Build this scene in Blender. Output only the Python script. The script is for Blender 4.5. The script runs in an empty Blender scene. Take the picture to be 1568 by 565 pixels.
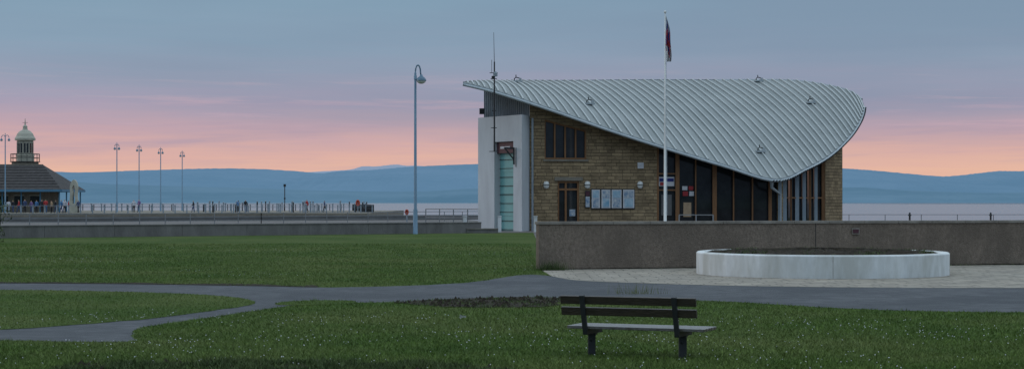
import bpy, bmesh, math, random
import numpy as np
from mathutils import Vector, Matrix
from mathutils.bvhtree import BVHTree
random.seed(4); rng=np.random.default_rng(7)
F=2700.0; CX=784.0; HY=309.0; CH=2.05
def W(px,py,Y): return Vector(((px-CX)/F*Y, Y, CH-(py-HY)/F*Y))
def G(px,py,z=0.0):
    Y=(CH-z)*F/(py-HY); return Vector(((px-CX)/F*Y,Y,z))
def S(r,g,b):
    f=lambda c:(c/255/12.92) if c/255<=0.04045 else ((c/255+0.055)/1.055)**2.4
    return (f(r),f(g),f(b),1)
def smooth(t):
    t=max(0,min(1,t)); return t*t*(3-2*t)
sc=bpy.context.scene
# ---------------------------------------------------------------- materials
def mat(name,c1,c2=None,scale=5,rough=0.8,bump=0.0,metal=0.0,detail=6,bscale=None,stretch=(1,1,1),spec=0.3,island=0.0,c3=None,scale3=0.3):
    m=bpy.data.materials.new(name); m.use_nodes=True
    nt=m.node_tree; N=nt.nodes; L=nt.links; b=N['Principled BSDF']
    b.inputs['Roughness'].default_value=rough; b.inputs['Metallic'].default_value=metal
    b.inputs['Specular IOR Level'].default_value=spec
    b.inputs['Base Color'].default_value=c1
    tc=N.new('ShaderNodeTexCoord'); mp=N.new('ShaderNodeMapping'); mp.inputs['Scale'].default_value=stretch
    L.new(tc.outputs['Object'],mp.inputs['Vector'])
    if c2:
        n=N.new('ShaderNodeTexNoise'); n.inputs['Scale'].default_value=scale; n.inputs['Detail'].default_value=detail; n.inputs['Roughness'].default_value=0.65
        L.new(mp.outputs['Vector'],n.inputs['Vector'])
        r=N.new('ShaderNodeValToRGB'); r.color_ramp.elements[0].position=0.33; r.color_ramp.elements[1].position=0.67
        r.color_ramp.elements[0].color=c1; r.color_ramp.elements[1].color=c2
        L.new(n.outputs['Fac'],r.inputs['Fac']); out=r.outputs['Color']
        if c3:
            n3=N.new('ShaderNodeTexNoise'); n3.inputs['Scale'].default_value=scale3; n3.inputs['Detail'].default_value=5; n3.inputs['Roughness'].default_value=0.6
            L.new(mp.outputs['Vector'],n3.inputs['Vector'])
            r3=N.new('ShaderNodeValToRGB'); r3.color_ramp.elements[0].position=0.42; r3.color_ramp.elements[1].position=0.62
            L.new(n3.outputs['Fac'],r3.inputs['Fac'])
            mx=N.new('ShaderNodeMix'); mx.data_type='RGBA'; L.new(out,mx.inputs['A']); mx.inputs['B'].default_value=c3
            mm=N.new('ShaderNodeMath'); mm.operation='MULTIPLY'; mm.inputs[1].default_value=0.75
            L.new(r3.outputs['Color'],mm.inputs[0]); L.new(mm.outputs[0],mx.inputs['Factor'])
            out=mx.outputs['Result']
        if island:
            g=N.new('ShaderNodeNewGeometry'); h=N.new('ShaderNodeHueSaturation')
            ma=N.new('ShaderNodeMapRange'); ma.inputs['To Min'].default_value=1-island; ma.inputs['To Max'].default_value=1+island
            L.new(g.outputs['Random Per Island'],ma.inputs['Value']); L.new(ma.outputs[0],h.inputs['Value'])
            L.new(out,h.inputs['Color']); out=h.outputs['Color']
        L.new(out,b.inputs['Base Color'])
    if bump:
        n2=N.new('ShaderNodeTexNoise'); n2.inputs['Scale'].default_value=bscale or scale*3; n2.inputs['Detail'].default_value=5
        L.new(mp.outputs['Vector'],n2.inputs['Vector'])
        bp=N.new('ShaderNodeBump'); bp.inputs['Strength'].default_value=bump; bp.inputs['Distance'].default_value=0.05
        L.new(n2.outputs['Fac'],bp.inputs['Height']); L.new(bp.outputs['Normal'],b.inputs['Normal'])
    return m
def brickmat(name,c1,c2,mortar,bw,bh,ms=0.015,bump=0.6,coord='UV'):
    m=bpy.data.materials.new(name); m.use_nodes=True
    nt=m.node_tree; N=nt.nodes; L=nt.links; b=N['Principled BSDF']; b.inputs['Roughness'].default_value=0.9; b.inputs['Specular IOR Level'].default_value=0.15
    tc=N.new('ShaderNodeTexCoord')
    br=N.new('ShaderNodeTexBrick'); br.inputs['Scale'].default_value=1; br.inputs['Brick Width'].default_value=bw; br.inputs['Row Height'].default_value=bh
    br.inputs['Mortar Size'].default_value=ms; br.inputs['Mortar Smooth'].default_value=0.4; br.inputs['Bias'].default_value=0
    br.inputs['Color1'].default_value=c1; br.inputs['Color2'].default_value=c2; br.inputs['Mortar'].default_value=mortar
    br.squash=1.4; br.squash_frequency=3; br.offset=0.43
    nd=N.new('ShaderNodeTexNoise'); nd.inputs['Scale'].default_value=3.0
    L.new(tc.outputs[coord],nd.inputs['Vector'])
    va=N.new('ShaderNodeVectorMath'); va.operation='MULTIPLY_ADD'; va.inputs[1].default_value=(0.05,0.05,0.0)
    L.new(nd.outputs['Color'],va.inputs[0]); L.new(tc.outputs[coord],va.inputs[2])
    L.new(va.outputs[0],br.inputs['Vector'])
    n=N.new('ShaderNodeTexNoise'); n.inputs['Scale'].default_value=1.3; n.inputs['Detail'].default_value=8; n.inputs['Roughness'].default_value=0.7
    L.new(tc.outputs[coord],n.inputs['Vector'])
    ma=N.new('ShaderNodeMapRange'); ma.inputs['From Min'].default_value=0.3; ma.inputs['From Max'].default_value=0.7; ma.inputs['To Min'].default_value=0.65; ma.inputs['To Max'].default_value=1.3
    L.new(n.outputs['Fac'],ma.inputs['Value'])
    h=N.new('ShaderNodeHueSaturation'); L.new(br.outputs['Color'],h.inputs['Color']); L.new(ma.outputs[0],h.inputs['Value']); L.new(h.outputs['Color'],b.inputs['Base Color'])
    n2=N.new('ShaderNodeTexNoise'); n2.inputs['Scale'].default_value=9; L.new(tc.outputs[coord],n2.inputs['Vector'])
    mu=N.new('ShaderNodeMath'); mu.operation='SUBTRACT'; L.new(n2.outputs['Fac'],mu.inputs[0]); L.new(br.outputs['Fac'],mu.inputs[1])
    bp=N.new('ShaderNodeBump'); bp.inputs['Strength'].default_value=bump; bp.inputs['Distance'].default_value=0.04; L.new(mu.outputs[0],bp.inputs['Height']); L.new(bp.outputs['Normal'],b.inputs['Normal'])
    return m
M={}
M['lawn']=mat('lawn',(0.030,0.056,0.011,1),(0.072,0.115,0.024,1),9,0.95,1.0,bscale=25,c3=(0.088,0.115,0.032,1),scale3=0.22,spec=0.1,detail=10)
M['blade']=mat('grass_blade',(0.050,0.098,0.015,1),(0.105,0.165,0.032,1),0.8,0.7,spec=0.2,island=0.4,c3=(0.135,0.165,0.05,1),scale3=0.22)
M['weed']=mat('weed_leaf',(0.035,0.06,0.018,1),(0.08,0.11,0.035,1),1.5,0.7,spec=0.2,island=0.5)
M['dry']=mat('dry_stalk',(0.10,0.13,0.05,1),(0.15,0.16,0.07,1),1.5,0.8,island=0.4)
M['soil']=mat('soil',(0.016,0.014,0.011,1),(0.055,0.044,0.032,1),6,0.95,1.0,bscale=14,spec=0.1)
M['asphalt']=mat('asphalt',(0.062,0.066,0.074,1),(0.115,0.12,0.128,1),2.2,0.85,0.5,bscale=60,detail=12,c3=(0.055,0.060,0.068,1),scale3=0.35,spec=.2)
M['pave']=brickmat('pale_paving',(0.32,0.285,0.235,1),(0.26,0.235,0.20,1),(0.15,0.135,0.115,1),0.6,0.45,0.025,0.3,coord='Object')
M['prom']=mat('promenade_concrete',(0.10,0.092,0.088,1),(0.16,0.145,0.138,1),0.6,0.9,0.3,bscale=8)
M['conc']=mat('concrete',(0.13,0.122,0.118,1),(0.21,0.198,0.19,1),1.5,0.9,0.4,bscale=15,stretch=(1,1,0.4),detail=10)
M['pebble']=mat('pebbledash',(0.155,0.122,0.096,1),(0.28,0.222,0.178,1),14,0.95,0.9,bscale=40,c3=(0.14,0.112,0.09,1),scale3=0.8,stretch=(1,1,0.6),detail=12)
M['coping']=mat('coping_stone',(0.17,0.15,0.13,1),(0.28,0.255,0.225,1),2.5,0.9,0.3)
M['white']=mat('white_paint',(0.56,0.58,0.58,1),(0.76,0.78,0.78,1),1.6,0.7,0.25,bscale=12,detail=12,c3=(0.44,0.44,0.40,1),scale3=1.4,stretch=(1,1,0.3))
M['render']=mat('white_render',(0.46,0.48,0.50,1),(0.57,0.60,0.62,1),0.9,0.8,0.1,stretch=(1,1,0.3),detail=8)
M['stone']=brickmat('sandstone',(0.35,0.255,0.15,1),(0.22,0.16,0.098,1),(0.11,0.085,0.06,1),0.48,0.2,0.014,0.9)
M['clad']=mat('grey_cladding',(0.22,0.25,0.28,1),(0.30,0.33,0.36,1),2,0.6)
M['roof']=mat('zinc_roof',(0.20,0.222,0.220,1),(0.27,0.292,0.288,1),0.35,0.55,0.1,metal=0.2,detail=8,spec=0.4)
M['rib']=mat('zinc_seam',(0.37,0.395,0.39,1),(0.44,0.465,0.46,1),0.5,0.5,metal=0.2)
M['fascia']=mat('fascia_metal',(0.34,0.38,0.40,1),(0.44,0.48,0.50,1),1,0.5,metal=0.2)
M['fin']=mat('aluminium_fin',(0.26,0.32,0.37,1),(0.34,0.40,0.44,1),1,0.5,metal=0.2)
M['soffit']=mat('soffit',(0.10,0.10,0.10,1),(0.14,0.14,0.14,1),1,0.8)
M['glass']=mat('dark_glass',(0.010,0.013,0.016,1),(0.03,0.035,0.04,1),0.7,0.05,spec=0.45)
M['wood']=mat('brown_timber',(0.17,0.080,0.034,1),(0.25,0.125,0.055,1),3,0.6,stretch=(4,4,0.5))
M['teal']=mat('teal_door',(0.17,0.38,0.37,1),(0.21,0.43,0.42,1),1,0.5)
M['maroon']=mat('maroon_sign',(0.06,0.02,0.03,1),(0.08,0.03,0.04,1),3,0.5)
M['dark']=mat('dark_metal',(0.02,0.022,0.025,1),(0.035,0.037,0.04,1),5,0.5)
M['bluepole']=mat('blue_grey_paint',(0.085,0.165,0.24,1),(0.12,0.21,0.29,1),2,0.45,spec=0.5)
M['lampwhite']=mat('lamp_bowl',(0.65,0.65,0.62,1),(0.7,0.7,0.68,1),3,0.4)
M['galv']=mat('galvanised_rail',(0.20,0.21,0.22,1),(0.28,0.29,0.30,1),3,0.6,metal=0.2)
M['railw']=mat('pale_rail',(0.20,0.24,0.28,1),(0.30,0.34,0.38,1),3,0.6)
M['benchwood']=mat('bench_timber_dark',(0.020,0.014,0.010,1),(0.045,0.032,0.022,1),6,0.45,0.3,stretch=(1,1,5),spec=0.5)
M['benchseat']=mat('bench_seat_timber',(0.06,0.052,0.045,1),(0.12,0.11,0.10,1),7,0.28,0.3,spec=0.9)
M['slate']=mat('slate',(0.035,0.032,0.032,1),(0.07,0.062,0.06,1),2,0.8,0.5)
M['oldstone']=mat('pier_stone',(0.15,0.135,0.11,1),(0.24,0.21,0.17,1),1.2,0.9,0.4)
M['cream']=mat('cream_paint',(0.34,0.33,0.27,1),(0.46,0.44,0.36,1),2,0.7)
M['bluefas']=mat('blue_fascia',(0.06,0.16,0.26,1),(0.08,0.2,0.3,1),2,0.6)
M['orange']=mat('orange_plastic',(0.42,0.07,0.04,1),(0.5,0.09,0.05,1),2,0.6)
M['red']=mat('red_cloth',(0.30,0.03,0.035,1),(0.36,0.04,0.045,1),2,0.7)
M['navy']=mat('navy_cloth',(0.02,0.03,0.15,1),(0.03,0.04,0.2,1),2,0.7)
M['wcloth']=mat('white_cloth',(0.5,0.5,0.52,1),(0.6,0.6,0.62,1),2,0.8)
M['paper1']=mat('poster_blue',(0.16,0.32,0.45,1),(0.42,0.52,0.58,1),3,0.6)
M['paper2']=mat('poster_print',(0.08,0.18,0.32,1),(0.55,0.56,0.55,1),5,0.6)
M['skin']=mat('skin',(0.45,0.28,0.2,1)); M['hair']=mat('hair',(0.04,0.025,0.015,1)); M['hairb']=mat('hair_fair',(0.25,0.17,0.09,1))
for i,c in enumerate([(0.35,0.04,0.04),(0.05,0.07,0.14),(0.45,0.45,0.48),(0.06,0.15,0.30),(0.025,0.025,0.03),(0.35,0.25,0.16),(0.16,0.10,0.22)]):
    M['cl%d'%i]=mat('clothing_%d'%i,c+(1,),tuple(min(1,v*1.3) for v in c)+(1,),6,0.9)
# ---------------------------------------------------------------- mesh helpers
def empty(name,loc=(0,0,0)):
    e=bpy.data.objects.new(name,None); sc.collection.objects.link(e); e.location=(0,0,0); return e
class MB:
    def __init__(s): s.v=[];s.f=[];s.m=[];s.mats=[];s.uv={}
    def mi(s,k):
        if k not in s.mats: s.mats.append(k)
        return s.mats.index(k)
    def face(s,pts,k,uv=None):
        i=len(s.v); s.v+= [tuple(p) for p in pts]; s.f.append(tuple(range(i,i+len(pts)))); s.m.append(s.mi(k))
        if uv: s.uv[len(s.f)-1]=uv
    def bar(s,a,b,w,d,k,up=Vector((0,0,1))):
        a=Vector(a);b=Vector(b);t=(b-a).normalized()
        if abs(t.dot(up))>0.98: up=Vector((0,1,0))
        x=t.cross(up).normalized(); y=x.cross(t).normalized(); i=len(s.v)
        for p in(a,b):
            for sx,sy in((-1,-1),(1,-1),(1,1),(-1,1)): s.v.append(tuple(p+x*w/2*sx+y*d/2*sy))
        for q in((0,1,5,4),(1,2,6,5),(2,3,7,6),(3,0,4,7),(3,2,1,0),(4,5,6,7)):
            s.f.append(tuple(i+j for j in q)); s.m.append(s.mi(k))
    def box(s,c,size,k,ang=0):
        c=Vector(c);h=size[2]/2; d=Vector((math.cos(ang),math.sin(ang),0)); i=len(s.v); n=Vector((-d.y,d.x,0))
        for z in(-h,h):
            for sx,sy in((-1,-1),(1,-1),(1,1),(-1,1)): s.v.append(tuple(c+d*size[0]/2*sx+n*size[1]/2*sy+Vector((0,0,z))))
        for q in((0,1,5,4),(1,2,6,5),(2,3,7,6),(3,0,4,7),(3,2,1,0),(4,5,6,7)):
            s.f.append(tuple(i+j for j in q)); s.m.append(s.mi(k))
    def tube(s,pts,rs,k,n=10,cap=True):
        pts=[Vector(p) for p in pts]
        if not hasattr(rs,'__len__'): rs=[rs]*len(pts)
        i=len(s.v)
        for j,p in enumerate(pts):
            t=(pts[min(j+1,len(pts)-1)]-pts[max(j-1,0)]).normalized()
            up=Vector((0,0,1)) if abs(t.z)<0.95 else Vector((0,1,0))
            x=t.cross(up).normalized(); y=x.cross(t).normalized()
            for a in range(n):
                th=2*math.pi*a/n; s.v.append(tuple(p+(x*math.cos(th)+y*math.sin(th))*rs[j]))
        for j in range(len(pts)-1):
            for a in range(n):
                b=(a+1)%n; s.f.append((i+j*n+a,i+j*n+b,i+(j+1)*n+b,i+(j+1)*n+a)); s.m.append(s.mi(k))
        if cap:
            s.f.append(tuple(i+a for a in range(n))); s.m.append(s.mi(k))
            s.f.append(tuple(i+(len(pts)-1)*n+a for a in range(n))); s.m.append(s.mi(k))
    def lathe(s,c,prof,k,n=24):
        c=Vector(c); i=len(s.v)
        for r,z in prof:
            for a in range(n):
                th=2*math.pi*a/n; s.v.append((c.x+r*math.cos(th),c.y+r*math.sin(th),c.z+z))
        for j in range(len(prof)-1):
            for a in range(n):
                b=(a+1)%n; s.f.append((i+j*n+a,i+j*n+b,i+(j+1)*n+b,i+(j+1)*n+a)); s.m.append(s.mi(k))
    def obj(s,name,parent=None,smooth=False,bevel=0):
        me=bpy.data.meshes.new(name); me.from_pydata(s.v,[],s.f)
        for k in s.mats: me.materials.append(M[k])
        for p,m in zip(me.polygons,s.m): p.material_index=m; p.use_smooth=smooth
        if s.uv:
            ul=me.uv_layers.new(name='UVMap')
            for fi,uv in s.uv.items():
                for li,u in zip(me.polygons[fi].loop_indices,uv): ul.data[li].uv=u
        me.update(); o=bpy.data.objects.new(name,me); sc.collection.objects.link(o)
        if parent: o.parent=parent
        if bevel:
            b=o.modifiers.new('bevel','BEVEL'); b.width=bevel; b.segments=2; b.limit_method='ANGLE'
        return o
def catmull(pts,n=6,closed=False):
    out=[];P=pts;m=len(P)
    for i in range(m if closed else m-1):
        g=(lambda j:P[j%m]) if closed else (lambda j:P[max(0,min(m-1,j))])
        a,b,c,d=g(i-1),g(i),g(i+1),g(i+2)
        for k in range(n):
            t=k/n; out.append(tuple(0.5*((2*b[q])+(-a[q]+c[q])*t+(2*a[q]-5*b[q]+4*c[q]-d[q])*t*t+(-a[q]+3*b[q]-3*c[q]+d[q])*t**3) for q in range(len(b))))
    if not closed: out.append(tuple(P[-1]))
    return out
def gz(x,y): 
    z=0.32*smooth((y-58)/26)
    u=smooth((x+15)/15); e=225*(1-u)+150*u
    if y>e: z-= 6.3*smooth((y-e)/6)
    return z
def sheet(name,poly,z,k,skirt=0,parent=None):
    bm=bmesh.new(); vs=[bm.verts.new((p[0],p[1],z)) for p in poly]; f=bm.faces.new(vs); f.normal_update()
    if f.normal.z<0: f.normal_flip()
    if skirt:
        lo=[bm.verts.new((p[0],p[1],z-skirt)) for p in poly]
        for i in range(len(vs)):
            j=(i+1)%len(vs); bm.faces.new((vs[i],vs[j],lo[j],lo[i]))
    bmesh.ops.triangulate(bm,faces=[f])
    me=bpy.data.meshes.new(name); bm.to_mesh(me); bm.free(); me.materials.append(M[k])
    o=bpy.data.objects.new(name,me); sc.collection.objects.link(o); 
    if parent:o.parent=parent
    return o
# ---------------------------------------------------------------- ground
xs=sorted(set([-20000,-6000,-2000,-700,-300,-150]+list(range(-100,101,3))+[150,300,700,2000,6000,20000]))
ys=sorted(set([-6000,-1000,-200,-50,0,8]+list(range(14,56,6))+list(range(56,90,2))+list(range(90,146,8))+list(range(148,160,1))+list(range(160,224,8))+list(range(224,235,1))+[300,600,2000,8000,30000]))
b=MB(); nx=len(xs)
b.v=[(x,y,gz(x,y)) for y in ys for x in xs]
for j in range(len(ys)-1):
    for i in range(nx-1): b.f.append((j*nx+i,j*nx+i+1,(j+1)*nx+i+1,(j+1)*nx+i)); b.m.append(b.mi('lawn'))
b.obj('ground',smooth=True)
def gp(l,z=0.0): return [tuple(G(x,y,z))[:2] for x,y in l]
def jag(poly,a=.05):
    out=[]
    for p,q in zip(poly[:-1],poly[1:]):
        L_=math.dist(p,q); n=max(1,min(30,int(L_/.25)))
        for i in range(n):
            t=i/n; out.append((p[0]+(q[0]-p[0])*t+random.uniform(-a,a),p[1]+(q[1]-p[1])*t+random.uniform(-a,a)))
    out.append(poly[-1]); return out
top=[(-260,432),(0,433.5),(200,435),(400,438),(500,440),(600,438),(680,435),(740,430),(780,423),(815,420.5),(845,423)]
front=[(845,423),(880,429),(950,432.5),(1100,437),(1300,440),(1568,441),(1900,439)]
low=[(1900,478),(1568,478),(1400,476),(1250,470),(1120,462),(1000,459),(850,459),(700,461),(560,463),(480,465),(430,470),(300,489),(225,500),(203,509),(206,518),(190,523),(100,523),(0,521),(-260,519)]
topc=catmull(gp(top),6)
asph=jag(topc,.05)+catmull(gp(front),5)[1:]+jag(catmull(gp(low),6),.05)
sheet('asphalt_path',asph,0.004,'asphalt')
isl=[(-260,443),(0,444),(150,446),(300,451),(370,457),(392,464),(360,471),(250,486),(120,497),(0,505),(-260,511)]
islp=jag(catmull(gp(isl),6),.05); sheet('lawn_island',islp,0.010,'lawn')
isl2=catmull(gp([(430,463),(480,460),(540,461),(535,465),(470,467),(425,467)]),5,True); sheet('lawn_strip',isl2,0.010,'lawn')
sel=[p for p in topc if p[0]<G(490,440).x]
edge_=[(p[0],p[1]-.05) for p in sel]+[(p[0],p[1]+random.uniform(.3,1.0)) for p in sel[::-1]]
sheet('soil_shadow_edge',edge_,0.012,'soil')  # dark soil strip; the lawn edge's shadow line is put into its colour
WL=Vector((0.81,53.2)); WR=Vector((16.73,57.6)); wd=(WR-WL).normalized(); WE=WL+wd*60
pv=catmull(gp(front),5)+[(60,69.0),tuple(WL+wd*0.05)]
sheet('plaza_paving',pv,0.008,'pave')
prom=[(-80,49.6),(-1.8,98),(1.2,99),(1.0,53.6),(61,70.2),(61,149),(0,149),(-15,223),(-400,223),(-400,49.6)]
sheet('promenade',prom,0.326,'prom',skirt=0.6)
soil1=jag(catmull([tuple(G(x,y)[:2]) for x,y in [(605,463),(680,459),(760,456),(850,456),(858,463),(830,470),(740,471),(660,469)]],5,True),.12)
sheet('soil_patch',soil1,0.013,'soil')
soil2=jag(catmull([tuple(G(x,y)[:2]) for x,y in [(100,561),(200,557),(330,554),(450,556),(560,556),(700,561),(780,568),(760,600),(400,610),(60,600)]],5,True),.12)
sheet('soil_bed',soil2,0.006,'soil')
# ---------------------------------------------------------------- grass scatter
def inside(poly,X,Y):
    r=np.zeros(len(X),bool); n=len(poly)
    for i in range(n):
        x1,y1=poly[i][:2]; x2,y2=poly[(i+1)%n][:2]
        if y1==y2: continue
        c=((y1>Y)!=(y2>Y))&(X<(x2-x1)*(Y-y1)/(y2-y1)+x1); r^=c
    return r
def blades(name,X,Y,Z,h,w,k,lean=0.6):
    n=len(X); th=rng.uniform(0,2*np.pi,n); ld=rng.uniform(0,2*np.pi,n); ln=rng.uniform(0,lean,n)*h
    V=np.zeros((n,3,3),np.float32); c=np.cos(th)*w/2; s_=np.sin(th)*w/2
    V[:,0]=np.stack([X-c,Y-s_,Z],1); V[:,1]=np.stack([X+c,Y+s_,Z],1); V[:,2]=np.stack([X+np.cos(ld)*ln,Y+np.sin(ld)*ln,Z+h],1)
    me=bpy.data.meshes.new(name); me.vertices.add(n*3); me.vertices.foreach_set('co',V.ravel())
    me.loops.add(n*3); me.loops.foreach_set('vertex_index',np.arange(n*3,dtype=np.int32))
    me.polygons.add(n); me.polygons.foreach_set('loop_start',np.arange(0,n*3,3,dtype=np.int32)); me.polygons.foreach_set('loop_total',np.full(n,3,np.int32))
    me.update(calc_edges=True); me.materials.append(M[k]); o=bpy.data.objects.new(name,me); sc.collection.objects.link(o); return o
def scatter(n,y0,y1,pw=1.6):
    Y=y0+(y1-y0)*rng.random(n)**pw; X=(rng.uniform(-80,1650,n)-CX)/F*Y; return X,Y
asph_s=catmull(gp(top),4)+catmull(gp(front),3)[1:]+catmull(gp(low),4); isl_s=catmull(gp(isl),4)
def lawnmask(X,Y,keep=.15):
    a=inside(asph_s,X,Y); a&=~inside(isl_s,X,Y); a&=~inside(isl2,X,Y)
    p=inside(pv,X,Y)|((Y>WL.y+(X-WL.x)*wd.y/wd.x)&(X>0.8))
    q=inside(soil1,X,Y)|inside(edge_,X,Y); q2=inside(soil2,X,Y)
    return (~a)&(~p)&(~(q&(rng.random(len(X))<1-keep)))&(~(q2&(rng.random(len(X))<.55)))
X,Y=scatter(560000,20.5,76,1.7); m=lawnmask(X,Y); X=X[m];Y=Y[m]
Z=np.array([gz(a,c) for a,c in zip(X,Y)]); h=rng.uniform(0.018,0.05,len(X)); w=rng.uniform(0.006,0.014,len(X))*(1+ (Y-20)/45)
blades('grass',X,Y,Z,h,w,'blade',1.5)
X,Y=scatter(16000,20.5,60,1.5); m=lawnmask(X,Y)&(np.sin(X*1.3+Y*.7)+np.sin(X*.6-Y*1.1)+rng.normal(0,.5,len(X))>.9); X=X[m];Y=Y[m]
Z=np.array([gz(a,c) for a,c in zip(X,Y)]); blades('grass',X,Y,Z,rng.uniform(.05,.10,len(X)),rng.uniform(.012,.02,len(X)),'blade',1.2)
# daisies
dx=[];dy=[]
for _ in range(60):
    cx_=rng.uniform(-60,1600); cy_=rng.uniform(485,566) if rng.random()<0.75 else rng.uniform(380,430)
    g=G(cx_,cy_); k=int(rng.uniform(5,38)); dx+=list(g.x+rng.normal(0,1.0,k)); dy+=list(g.y+rng.normal(0,0.8,k))
dx=np.array(dx);dy=np.array(dy); m=lawnmask(dx,dy)&(dy>20)&(dy<75); dx=dx[m];dy=dy[m]
b=MB()
for x,y in zip(dx,dy):
    r=random.uniform(0.006,0.011); z=gz(x,y)+random.uniform(0.02,0.05); i=len(b.v)
    for a in range(6): b.v.append((x+r*math.cos(a*1.047),y+r*math.sin(a*1.047),z+random.uniform(-.006,.006)))
    b.v.append((x,y,z+0.01))
    for a in range(6): b.f.append((i+a,i+(a+1)%6,i+6)); b.m.append(b.mi('wcloth'))
b.obj('daisies')
def patch(poly,n,h0,h1,w,name,k,th_=.1):
    P=np.array([p[:2] for p in poly]); X=rng.uniform(P[:,0].min(),P[:,0].max(),n); Y=rng.uniform(P[:,1].min(),P[:,1].max(),n); m=inside(poly,X,Y)
    X=X[m];Y=Y[m]; c=np.sin(X*5.1+Y*2.3)+np.sin(X*2.2-Y*4.7)+rng.normal(0,.6,len(X)); q=c>th_; X=X[q];Y=Y[q]
    blades(name,X,Y,np.zeros(len(X)),rng.uniform(h0,h1,len(X)),w*rng.uniform(.6,1.4,len(X)),k,1.3)
patch(soil2,70000,0.03,0.10,0.022,'weeds','weed',-.3)
patch(soil1,3500,0.03,0.08,0.02,'weeds','weed')
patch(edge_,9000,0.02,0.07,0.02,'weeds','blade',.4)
def tuft(px,py,n,rx,h0,h1,k,name,z=0):
    g=G(px,py); X=g.x+rng.normal(0,rx,n); Y=g.y+rng.normal(0,rx*.4,n); blades(name,X,Y,np.full(n,z),rng.uniform(h0,h1,n),np.full(n,.010),k,.7)
tuft(975,450,110,0.3,0.10,0.32,'dry','tall_grass'); tuft(843,414,500,0.25,0.12,0.38,'weed','tall_grass'); tuft(560,566,200,0.3,0.06,0.2,'weed','tall_grass')
# clods on soil
b=MB()
for poly,n in((soil1,260),(soil2,200)):
    P=np.array([p[:2] for p in poly]); k=0
    while k<n:
        x=random.uniform(P[:,0].min(),P[:,0].max()); y=random.uniform(P[:,1].min(),P[:,1].max())
        if not inside(poly,np.array([x]),np.array([y]))[0]: continue
        k+=1; r=random.uniform(.02,.06); c=Vector((x,y,.015)); t=[c+Vector((r*math.cos(a)*random.uniform(.6,1.2),r*math.sin(a)*random.uniform(.6,1.2),0)) for a in(0,1.3,2.5,3.8,5)]; ap=c+Vector((0,0,r*random.uniform(.7,1.3)))
        for i in range(5): b.face([t[i],t[(i+1)%5],ap],'soil')
b.obj('soil_clods')
# ---------------------------------------------------------------- brown wall
b=MB(); n2=Vector((-wd.y,wd.x))
def wq(t,off,z): p=WL+wd*t+n2*off; return Vector((p.x,p.y,z))
b.bar(wq(0,0.16,0.70),wq(60,0.16,0.70),0.30,1.34,'pebble')
t=-0.03
while t<60:
    b.bar(wq(t,0.16,1.41),wq(t+1.19,0.16,1.41),0.38,0.085,'coping'); t+=1.2
for t in (9.1,18.2,27,36): b.bar(wq(t,0.005,0.02),wq(t,0.005,1.365),0.02,0.012,'dark')
b.obj('garden_wall',bevel=0.008)
b=MB(); c=wq((1330-825)/F*56,-0.02,1.12); b.box(c,(0.26,0.03,0.2),'coping',math.atan2(wd.y,wd.x)); b.box(c+Vector((0,-.02,.0)),(0.2,0.02,0.12),'maroon',math.atan2(wd.y,wd.x)); b.obj('wall_plaque')
# planter
pc=Vector((( 1258-CX)/F*50.4,50.4,0)); R=3.56
pl=empty('planter'); b=MB()
b.lathe(pc,[(R-.0,0),(R,0.02),(R,0.59)],'white',128)
b.lathe(pc,[(R,0.59),(R-.015,0.62),(R-.04,.63),(R-.22,0.63),(R-.26,0.60),(R-.26,0.3)],'white',128); b.obj('ring_wall',pl,smooth=True)
b=MB()
for th in(-1.66,.2,1.5,3.0):
    b.bar(pc+Vector((math.cos(th)*(R+.002),math.sin(th)*(R+.002),0.01)),pc+Vector((math.cos(th)*(R+.002),math.sin(th)*(R+.002),0.6)),0.009,0.009,'coping')
b.obj('joints',pl)
b=MB()
NR,NA=14,90
for i in range(NR+1):
    for a in range(NA):
        r=(R-.2)*i/NR; th=a*2*math.pi/NA; b.v.append((pc.x+r*math.cos(th),pc.y+r*math.sin(th),0.60+0.10*(1-(i/NR)**2)+random.uniform(-.045,.045)-(0.05 if i==NR else 0)))
for i in range(NR):
    for a in range(NA): b.f.append((i*NA+a,i*NA+(a+1)%NA,(i+1)*NA+(a+1)%NA,(i+1)*NA+a)); b.m.append(b.mi('soil'))
b.obj('soil_fill',pl)
n=5000; rr=np.sqrt(rng.random(n))*(R-.4); th=rng.uniform(0,6.283,n); q=(np.sin(rr*3+th*5)+np.sin(th*9)+rng.normal(0,.5,n))>.9
o=blades('plants',(pc.x+rr*np.cos(th))[q],(pc.y+rr*np.sin(th))[q],np.full(q.sum(),.62),rng.uniform(.04,.12,q.sum()),np.full(q.sum(),.03),'weed',1.2); o.parent=pl
# ---------------------------------------------------------------- bench
bn=empty('park_bench'); L_=Vector((1.07,23.65,0)); R_=Vector((2.24,23.16,0)); cen=(L_+R_)/2; d=(R_-L_).normalized(); nn=Vector((-d.y,d.x,0))
def bp(u,v,z): return cen+d*u+nn*v+Vector((0,0,z))
b=MB()
for v in(-0.19,-0.07,0.05,0.17,0.29): b.bar(bp(-.90,v,.385),bp(1.0,v,.385),.095,.04,'benchseat')
b.obj('seat',bn,bevel=.006)
b=MB()
b.bar(bp(-.95,-.335,.755),bp(.92,-.335,.755),.04,.11,'benchwood',up=(Vector((0,0,1))-nn*.25).normalized())
b.bar(bp(-.95,-.300,.605),bp(.92,-.300,.605),.04,.11,'benchwood',up=(Vector((0,0,1))-nn*.25).normalized())
b.obj('backrest',bn,bevel=.006)
for u in(-.635,.635):
    b=MB()
    b.bar(bp(u,0,-.02),bp(u,0,.28),.10,.10,'dark'); b.bar(bp(u,-.25,.325),bp(u,.34,.325),.06,.075,'dark')
    b.bar(bp(u,-.235,.30),bp(u,-.385,.82),.065,.05,'dark'); b.bar(bp(u,-.06,.2),bp(u,.2,.31),.04,.04,'dark')
    b.obj('support',bn,bevel=.006)
b=MB(); g=G(708,490)
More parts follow.
